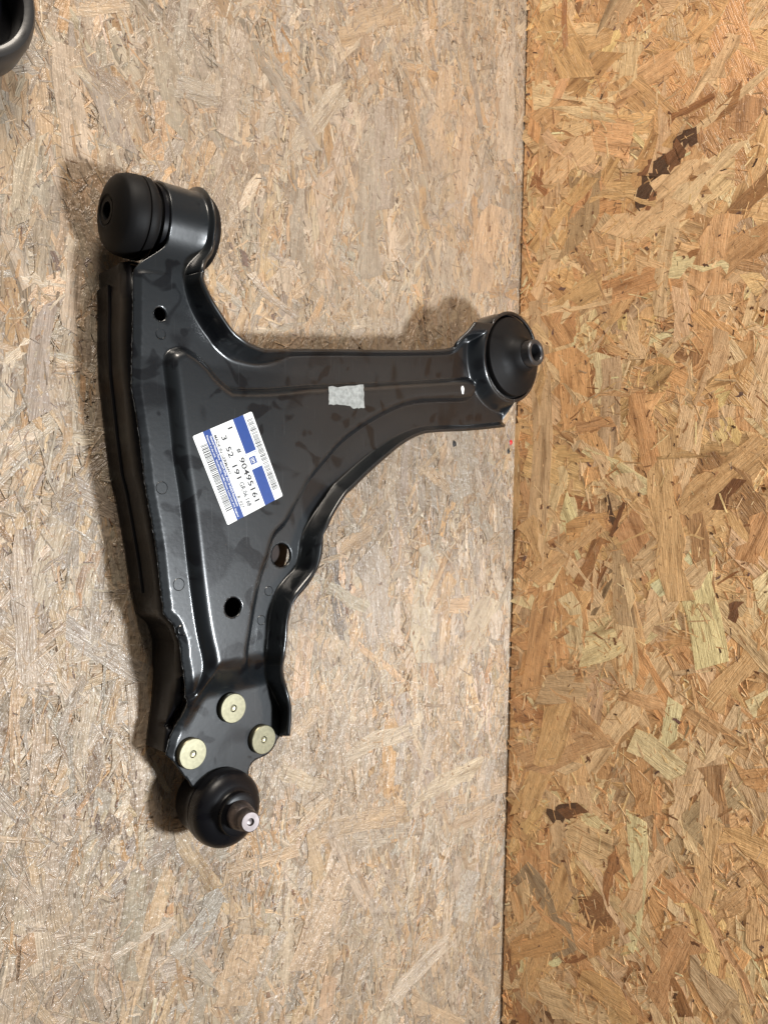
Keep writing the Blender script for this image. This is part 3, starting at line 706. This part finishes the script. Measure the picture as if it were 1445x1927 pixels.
def wall_loop(name, ring, zs, mat, offs, closed=True):
    V, Fc = [], []; n = len(ring)
    cap = height(ring) - .0024 - .005 * (ring[:, 0] > .203); cap = np.where(ring[:, 1] > .122, np.minimum(cap, .031), cap)
    for o_, z in zip(offs, zs):
        rg = ring if o_ == 0 else offset_in(ring, o_)
        zt = height(rg) - .0022 - .005 * (rg[:, 0] > .203) - .012 * (np.hypot(rg[:, 0] - REAR[0], rg[:, 1] - REAR[1]) < .046) if z is None else np.full(n, z)
        for i in range(n):
            px = rg[i][0]; fx = foot_x(rg[i][1]) + .0004 + o_
            if rg[i][0] < (.1905 if rg[i][1] > .04 else .2085): px = px + (fx - px) * (0 if z is None else 1)
            V.append((px, rg[i][1], min(zt[i], cap[i])))
    for k_ in range(len(zs) - 1):
        for i in range(n if closed else n - 1):
            j = (i + 1) % n; Fc.append((k_ * n + i, (k_ + 1) * n + i, (k_ + 1) * n + j, k_ * n + j))
    return own(build(name, V, Fc, mat, None, True))
ls = wall_loop('lower_shell', ring0, [None, .026, .020, .012, .004, .0012, .0006], M_DARK, [0, .0001, .0003, .0003, 0, .0004, .0016])
s2 = ls.modifiers.new('thickness', 'SOLIDIFY'); s2.thickness = .0018; s2.offset = -1
# doubled rim of the lower shell along the straight side
idx = [i for i in range(len(left)) if -.0405 < left[i][1] < .1235]
edge = left[idx]
V, Fc = [], []; prof2 = [(-.0006, .0142), (.0004, .0142), (.0008, .0132), (.0006, .0110), (.0006, .0040), (.0009, .0020), (.0007, .0004), (-.001, .0004)]
tg = np.gradient(edge, axis=0); tg /= np.linalg.norm(tg, axis=1)[:, None]; on = np.stack([tg[:, 1], -tg[:, 0]], 1)
for (o_, z) in prof2:
    for i in range(len(edge)):
        V.append((foot_x(edge[i][1]) + .0004 - o_, edge[i][1], z))
n = len(edge)
for k_ in range(len(prof2) - 1):
    for i in range(n - 1): Fc.append((k_ * n + i, (k_ + 1) * n + i, (k_ + 1) * n + i + 1, k_ * n + i + 1))
own(build('side_rim', V, Fc, M_DARK, None, True))
# plate added under the large hole, its dark brown stands for shade there
fp = [q for q in low[:, :2] if -.062 < q[1] < .02]; fi = [q for q in inner if -.062 < q[1] < .02]
fl_ = np.array(list(np.array(fp) + (-.0015, 0)) + list(np.array(fi)[::-1] + (.002, 0)))
pl = own(build('dark_hole_backing', [(x, y, .0310) for x, y in fl_], [tuple(range(len(fl_)))], M_HOLE_SHADE)); sp = pl.modifiers.new('thickness', 'SOLIDIFY'); sp.thickness = .0015
# front bush, axis along x
cb = (0, AX[0], AX[1])
def fb(name, prof, mat, closed=False, parent=None, **k):
    o = lathe(name, prof, mat, None, cb, 'x', 72, closed=closed, **k); own(o)
    if parent is not None: o.parent = parent; o.matrix_parent_inverse = Matrix()
    return o
fr = fb('front_bush', [(.0050, .200), (.0050, .1722), (.0076, .1720), (.0082, .1712), (.0100, .1714), (.0140, .1729), (.0180, .1748), (.0192, .1760), (.0203, .1790), (.0209, .1824), (.0210, .1844), (.0208, .1852), (.0198, .1856), (.0209, .1860), (.0212, .1874), (.0211, .1896), (.0204, .1908), (.0172, .1912), (.0172, .2200), (.0200, .2206), (.0208, .2218), (.0207, .2246), (.0192, .2264), (.0080, .2270), (.0050, .2270), (.0050, .200)], M_RUBBER)
own(lathe('bush_sleeve', [(.0176, .1935), (.0196, .1935), (.0196, .2195), (.0176, .2195)], M_DARK, None, cb, 'x', 72, closed=True))
own(lathe('bush_inner_tube', [(.0046, .1716), (.0066, .1716), (.0066, .2262), (.0046, .2262)], M_RUBBER, None, cb, 'x', 40, closed=True))
# rear bush, axis upright
rc = (REAR[0], REAR[1], 0)
own(lathe('rear_collar', [(.0338, .0360), (.0338, .0440), (.0332, .0495), (.0324, .0512), (.0314, .0516), (.0308, .0508), (.0306, .0480), (.0306, .0360)], M_PAINT, None, rc, 'z', 96, closed=True, noise=.0015))
own(lathe('rear_bush', [(.0260, .0200), (.0260, .0350), (.0304, .0352), (.0304, .0490), (.0303, .0494), (.0295, .0496), (.0292, .0512), (.0296, .0532), (.0292, .0545), (.0272, .0554), (.0215, .0574), (.0166, .0600), (.0134, .0636), (.0114, .0668), (.0100, .0676), (.0100, .0200)], M_RUBBER, None, rc, 'z', 96))
own(lathe('bush_inner_tube', [(.0062, .0110), (.0096, .0110), (.0096, .0740), (.0089, .0748), (.0070, .0748), (.0062, .0740)], M_SLEEVE, None, rc, 'z', 56, closed=True))
# ball joint
bc = (BALL[0] / 1000, BALL[1] / 1000, 0)
own(lathe('ball_housing', [(.0, .0040), (.0120, .0045), (.0165, .0070), (.0180, .0110), (.0186, .0200), (.0200, .0240), (.0200, .0262), (.0, .0290)], M_DARK, None, bc, 'z', 64))
own(lathe('ball_boot', [(.0196, .0262), (.0207, .0276), (.0210, .0300), (.0207, .0322), (.0208, .0330), (.0204, .0352), (.0190, .0376), (.0164, .0396), (.0138, .0408), (.0120, .0414), (.0113, .0424), (.0117, .0442), (.0113, .0458), (.0098, .0466), (.0, .0466)], M_SHINY, None, bc, 'z', 72))
tip = np.array(STUD_TIP) / 1000; base = np.array((bc[0], bc[1], .043)); ax = Vector(tip - base); ln = ax.length
st = lathe('ball_stud', [(.0080, 0), (.0074, ln * .30), (.0067, ln * .56), (.0056, ln * .62), (.0055, ln * .70), (.0058, ln * .74), (.0054, ln * .96), (.0047, ln), (.0020, ln), (.0015, ln - .0014), (.0, ln - .0016)], M_STUD, None, (0, 0, 0), 'z', 48)
st.matrix_world = Matrix.Translation(Vector(base)) @ ax.to_track_quat('Z', 'Y').to_matrix().to_4x4(); own(st)
# extension plate of the ball joint under the boot
# rivets
rv = None
for x, y in RIVETS:
    x, y = x / 1000, y / 1000; z = float(height(np.array([(x, y)]))[0])
    if rv is None:
        rv = lathe('rivet', [(.0072, -.004), (.0072, 0), (.0082, .0002), (.0083, .0030), (.0079, .0035), (.0021, .0035), (.0016, .0027), (.0, .0025)], M_RIVET, None, (0, 0, 0), 'z', 48); o = rv
    else:
        o = rv.copy(); col.objects.link(o)
    o.parent = None; o.matrix_world = Matrix.Translation((x, y, z)) @ Matrix.Rotation(rng.uniform(0, 6.28), 4, 'Z'); bpy.context.view_layer.update(); own(o)
# forming marks
for i, (x, y, z) in enumerate(MARKS):
    x, y = x / 1000, y / 1000; z = float(height(np.array([(x, y)]))[0]); R = .0031 if i < 2 else .0026
    own(lathe('forming_mark', [(R - .00035, -.0002), (R, .00022), (R + .00045, -.0002)], M_PAINT, None, (x, y, z), 'z', 36, closed=True))
# dab of white paint, torn adhesive patch
x, y = PAINT_DOT[0][0] / 1000, PAINT_DOT[0][1] / 1000
zd = float(height(np.array([(x, y)]))[0])
V = [(x, y, zd + .0005)]
for i in range(14):
    a = 2 * math.pi * i / 14; V.append((x + .0016 * math.cos(a) * (1 + .2 * math.sin(3 * a)), y + .0031 * math.sin(a), zd + .0002))
own(build('paint_dab', V, [(0, 1 + i, 1 + (i + 1) % 14) for i in range(14)], M_WHITE))
rp = spline(np.array(RESIDUE + RESIDUE[:1]) / 1000, 1)
pp = []
for a, b in zip(rp[:-1], rp[1:]):
    for t in np.linspace(0, 1, 9)[:-1]: pp.append(a + (b - a) * t + rng.normal(0, .00025, 2))
pp = np.array(pp); hz = .04612
own(build('adhesive_patch', [(*p, hz) for p in pp], [tuple(range(len(pp)))[::-1]], M_RESID))

# ------------------------------------------------------------------ the parts label, a sticker of its own sheet
LB = [Vector(p) / 1000 for p in LABEL]
lx = (LB[1] - LB[0] + LB[2] - LB[3]); LW = lx.length / 2; lx.normalize()
ly = (LB[3] - LB[0] + LB[2] - LB[1]); ly = ly - lx * ly.dot(lx); LH = 0; ly.normalize()
LH = ((LB[3] - LB[0]).dot(ly) + (LB[2] - LB[1]).dot(ly)) / 2
cen = sum(LB, Vector()) / 4; org = cen - lx * LW / 2 - ly * LH / 2; org.z = .04612
LM = Matrix(((lx.x, ly.x, 0, org.x), (lx.y, ly.y, 0, org.y), (0, 0, 1, org.z), (0, 0, 0, 1)))
U = LW / 52.7; VV = LH / 40.4
def lab(name, V, Fc, mat, parent=None):
    o = build(name, V, Fc, mat); o.matrix_world = LM; bpy.context.view_layer.update()
    if parent is None: own(o)
    else: o.parent = parent; o.matrix_parent_inverse = parent.matrix_world.inverted()
    return o
rc_ = []
for cx, cy, s in ((1, 1, 2), (51.7, 1, 3), (51.7, 39.4, 0), (1, 39.4, 1)):
    for k_ in range(6):
        a = math.radians(s * 90 + 90 * k_ / 5 + 0); rc_.append(((cx + 1.0 * math.cos(a)) * U, (cy + 1.0 * math.sin(a)) * VV))
# torn corner beside the end of the upper bar code
nn_ = len(rc_)
Vb = [(x, y, .00012) for x, y in rc_] + [(x, y, 0) for x, y in rc_]
label = lab('parts_label', Vb, [tuple(range(nn_))] + [(i, i + nn_, (i + 1) % nn_ + nn_, (i + 1) % nn_) for i in range(nn_)], M_PAPER)
label['label'] = 'white parts sticker with two blue bands and bar codes'
def rect(name, x0, x1, y0, y1, z, mat):
    return lab(name, [(x0 * U, y0 * VV, z), (x1 * U, y0 * VV, z), (x1 * U, y1 * VV, z), (x0 * U, y1 * VV, z)], [(0, 1, 2, 3)], mat, label)
rect('blue_band', .0, 52.7, 6.7, 11.4, .00016, M_BLUE); rect('blue_band', .0, 52.7, 26.9, 34.3, .00016, M_BLUE)
def bars(name, x0, x1, y0, y1, seed):
    r = random.Random(seed); V, Fc = [], []; x = x0
    while x < x1:
        wd = r.choice((.3, .3, .42, .62)); k_ = len(V)
        V += [(x * U, y0 * VV, .0002), ((x + wd) * U, y0 * VV, .0002), ((x + wd) * U, y1 * VV, .0002), (x * U, y1 * VV, .0002)]; Fc.append((k_, k_ + 1, k_ + 2, k_ + 3))
        x += wd + r.choice((.32, .34, .4, .55))
    lab(name, V, Fc, M_INK, label)
bars('bar_code', 6.5, 45.5, 2.2, 6.5, 3); bars('bar_code', 3.6, 47.0, 35.2, 39.2, 5)
def text(name, s, x, y, size, mat, width=None, z=.00024):
    cu = bpy.data.curves.new('lettering', 'FONT'); cu.body = s; cu.size = 1; cu.resolution_u = 2; cu.offset = .016; cu.align_y = 'CENTER'
    t = bpy.data.objects.new('lettering', cu); col.objects.link(t); bpy.context.view_layer.update()
    me = bpy.data.meshes.new_from_object(t.evaluated_get(bpy.context.evaluated_depsgraph_get())); bpy.data.objects.remove(t); bpy.data.curves.remove(cu)
    n = len(me.vertices); co = np.zeros(n * 3); me.vertices.foreach_get('co', co); co = co.reshape(-1, 3)
    co[:, 0] -= co[:, 0].min(); co[:, 1] -= (co[:, 1].min() + co[:, 1].max()) / 2
    hgt = np.ptp(co[:, 1]); k_ = size / hgt; kx = k_ if width is None else width / np.ptp(co[:, 0])
    out = np.stack([(x + co[:, 0] * kx) * U, (y + co[:, 1] * k_) * VV, np.full(n, z)], 1)
    me.vertices.foreach_set('co', out.reshape(-1)); me.update(); me.materials.clear(); me.materials.append(mat)
    o = bpy.data.objects.new(name, me); col.objects.link(o); o.matrix_world = LM; bpy.context.view_layer.update()
    o.parent = label; o.matrix_parent_inverse = label.matrix_world.inverted(); return o
text('lettering', '#', 16.2, 23.4, 3.0, M_INK, 2.6)
text('lettering', '90495161', 21.6, 23.2, 3.7, M_INK, 26.6)
text('lettering', '1', 3.4, 23.4, 3.2, M_INK, .9)
text('lettering', '3', 6.4, 17.7, 3.4, M_INK, 2.5)
text('lettering', '52', 12.9, 17.8, 3.4, M_INK, 6.2)
text('lettering', '191', 23.9, 17.5, 3.4, M_INK, 8.0)
text('lettering', 'GR.06.168', 34.2, 17.6, 3.0, M_GREYINK, 14.6)
text('lettering', 'MADE IN GERMANY', 4.2, 12.9, 1.9, M_GREYINK, 23.8)
text('lettering', 'B  027', 40.6, 12.9, 1.9, M_GREYINK, 7.4)
text('lettering', 'General Motors Parts  ADAM OPEL AG / D-65423 R\u00fcsselsheim', 3.6, 10.2, 1.25, M_PAPER, 42)
text('lettering', 'Dispatch in the U.K.  VAUXHALL, Griffin House, Luton LU1 3YT, England', 2.6, 8.0, 1.25, M_PAPER, 48.5)
# square emblem on the wide band
rect('emblem_plate', 21.0, 30.6, 25.4, 34.4, .00020, M_PAPER)
def frame(x0, x1, y0, y1, t, z, mat):
    V = [(x * U, y * VV, z) for x, y in ((x0, y0), (x1, y0), (x1, y1), (x0, y1), (x0 + t, y0 + t), (x1 - t, y0 + t), (x1 - t, y1 - t), (x0 + t, y1 - t))]
    lab('emblem_frame', V, [(0, 1, 5, 4), (1, 2, 6, 5), (2, 3, 7, 6), (3, 0, 4, 7)], mat, label)
frame(21.5, 30.1, 25.9, 33.9, .28, .00023, M_BLUE)
rect('emblem_square', 23.6, 28.0, 27.7, 32.1, .00023, M_BLUE)
text('lettering', 'GM', 24.3, 30.1, 1.7, M_PAPER, 3.0, z=.00026)
rect('emblem_line', 24.3, 27.3, 28.55, 28.8, .00026, M_PAPER)

# ------------------------------------------------------------------ second round bush standing at the corner of the bench
rb = bpy.data.objects.new('round_bush', None); col.objects.link(rb); rb.location = (.1085, .245, 0)
tag(rb, 'dark round metal bush housing open at the top, lying apart from the arm', 'bush')
lathe('housing_ring', [(.0345, .0004), (.0350, .0030), (.0346, .0150), (.0335, .0195), (.0322, .0214), (.0300, .0218), (.0278, .0208), (.0270, .0190), (.0268, .0004)], M_RING, rb, (0, 0, 0), 'z', 80, closed=True)
lathe('rubber_floor', [(.0267, .0010), (.0267, .0060), (.0150, .0075), (.0105, .0075), (.0105, .0010)], M_SHINY, rb, (0, 0, 0), 'z', 64, closed=True)
lathe('inner_tube', [(.0066, .0010), (.0104, .0010), (.0104, .0130), (.0096, .0136), (.0072, .0136), (.0066, .0130)], M_SLEEVE, rb, (0, 0, 0), 'z', 48, closed=True)
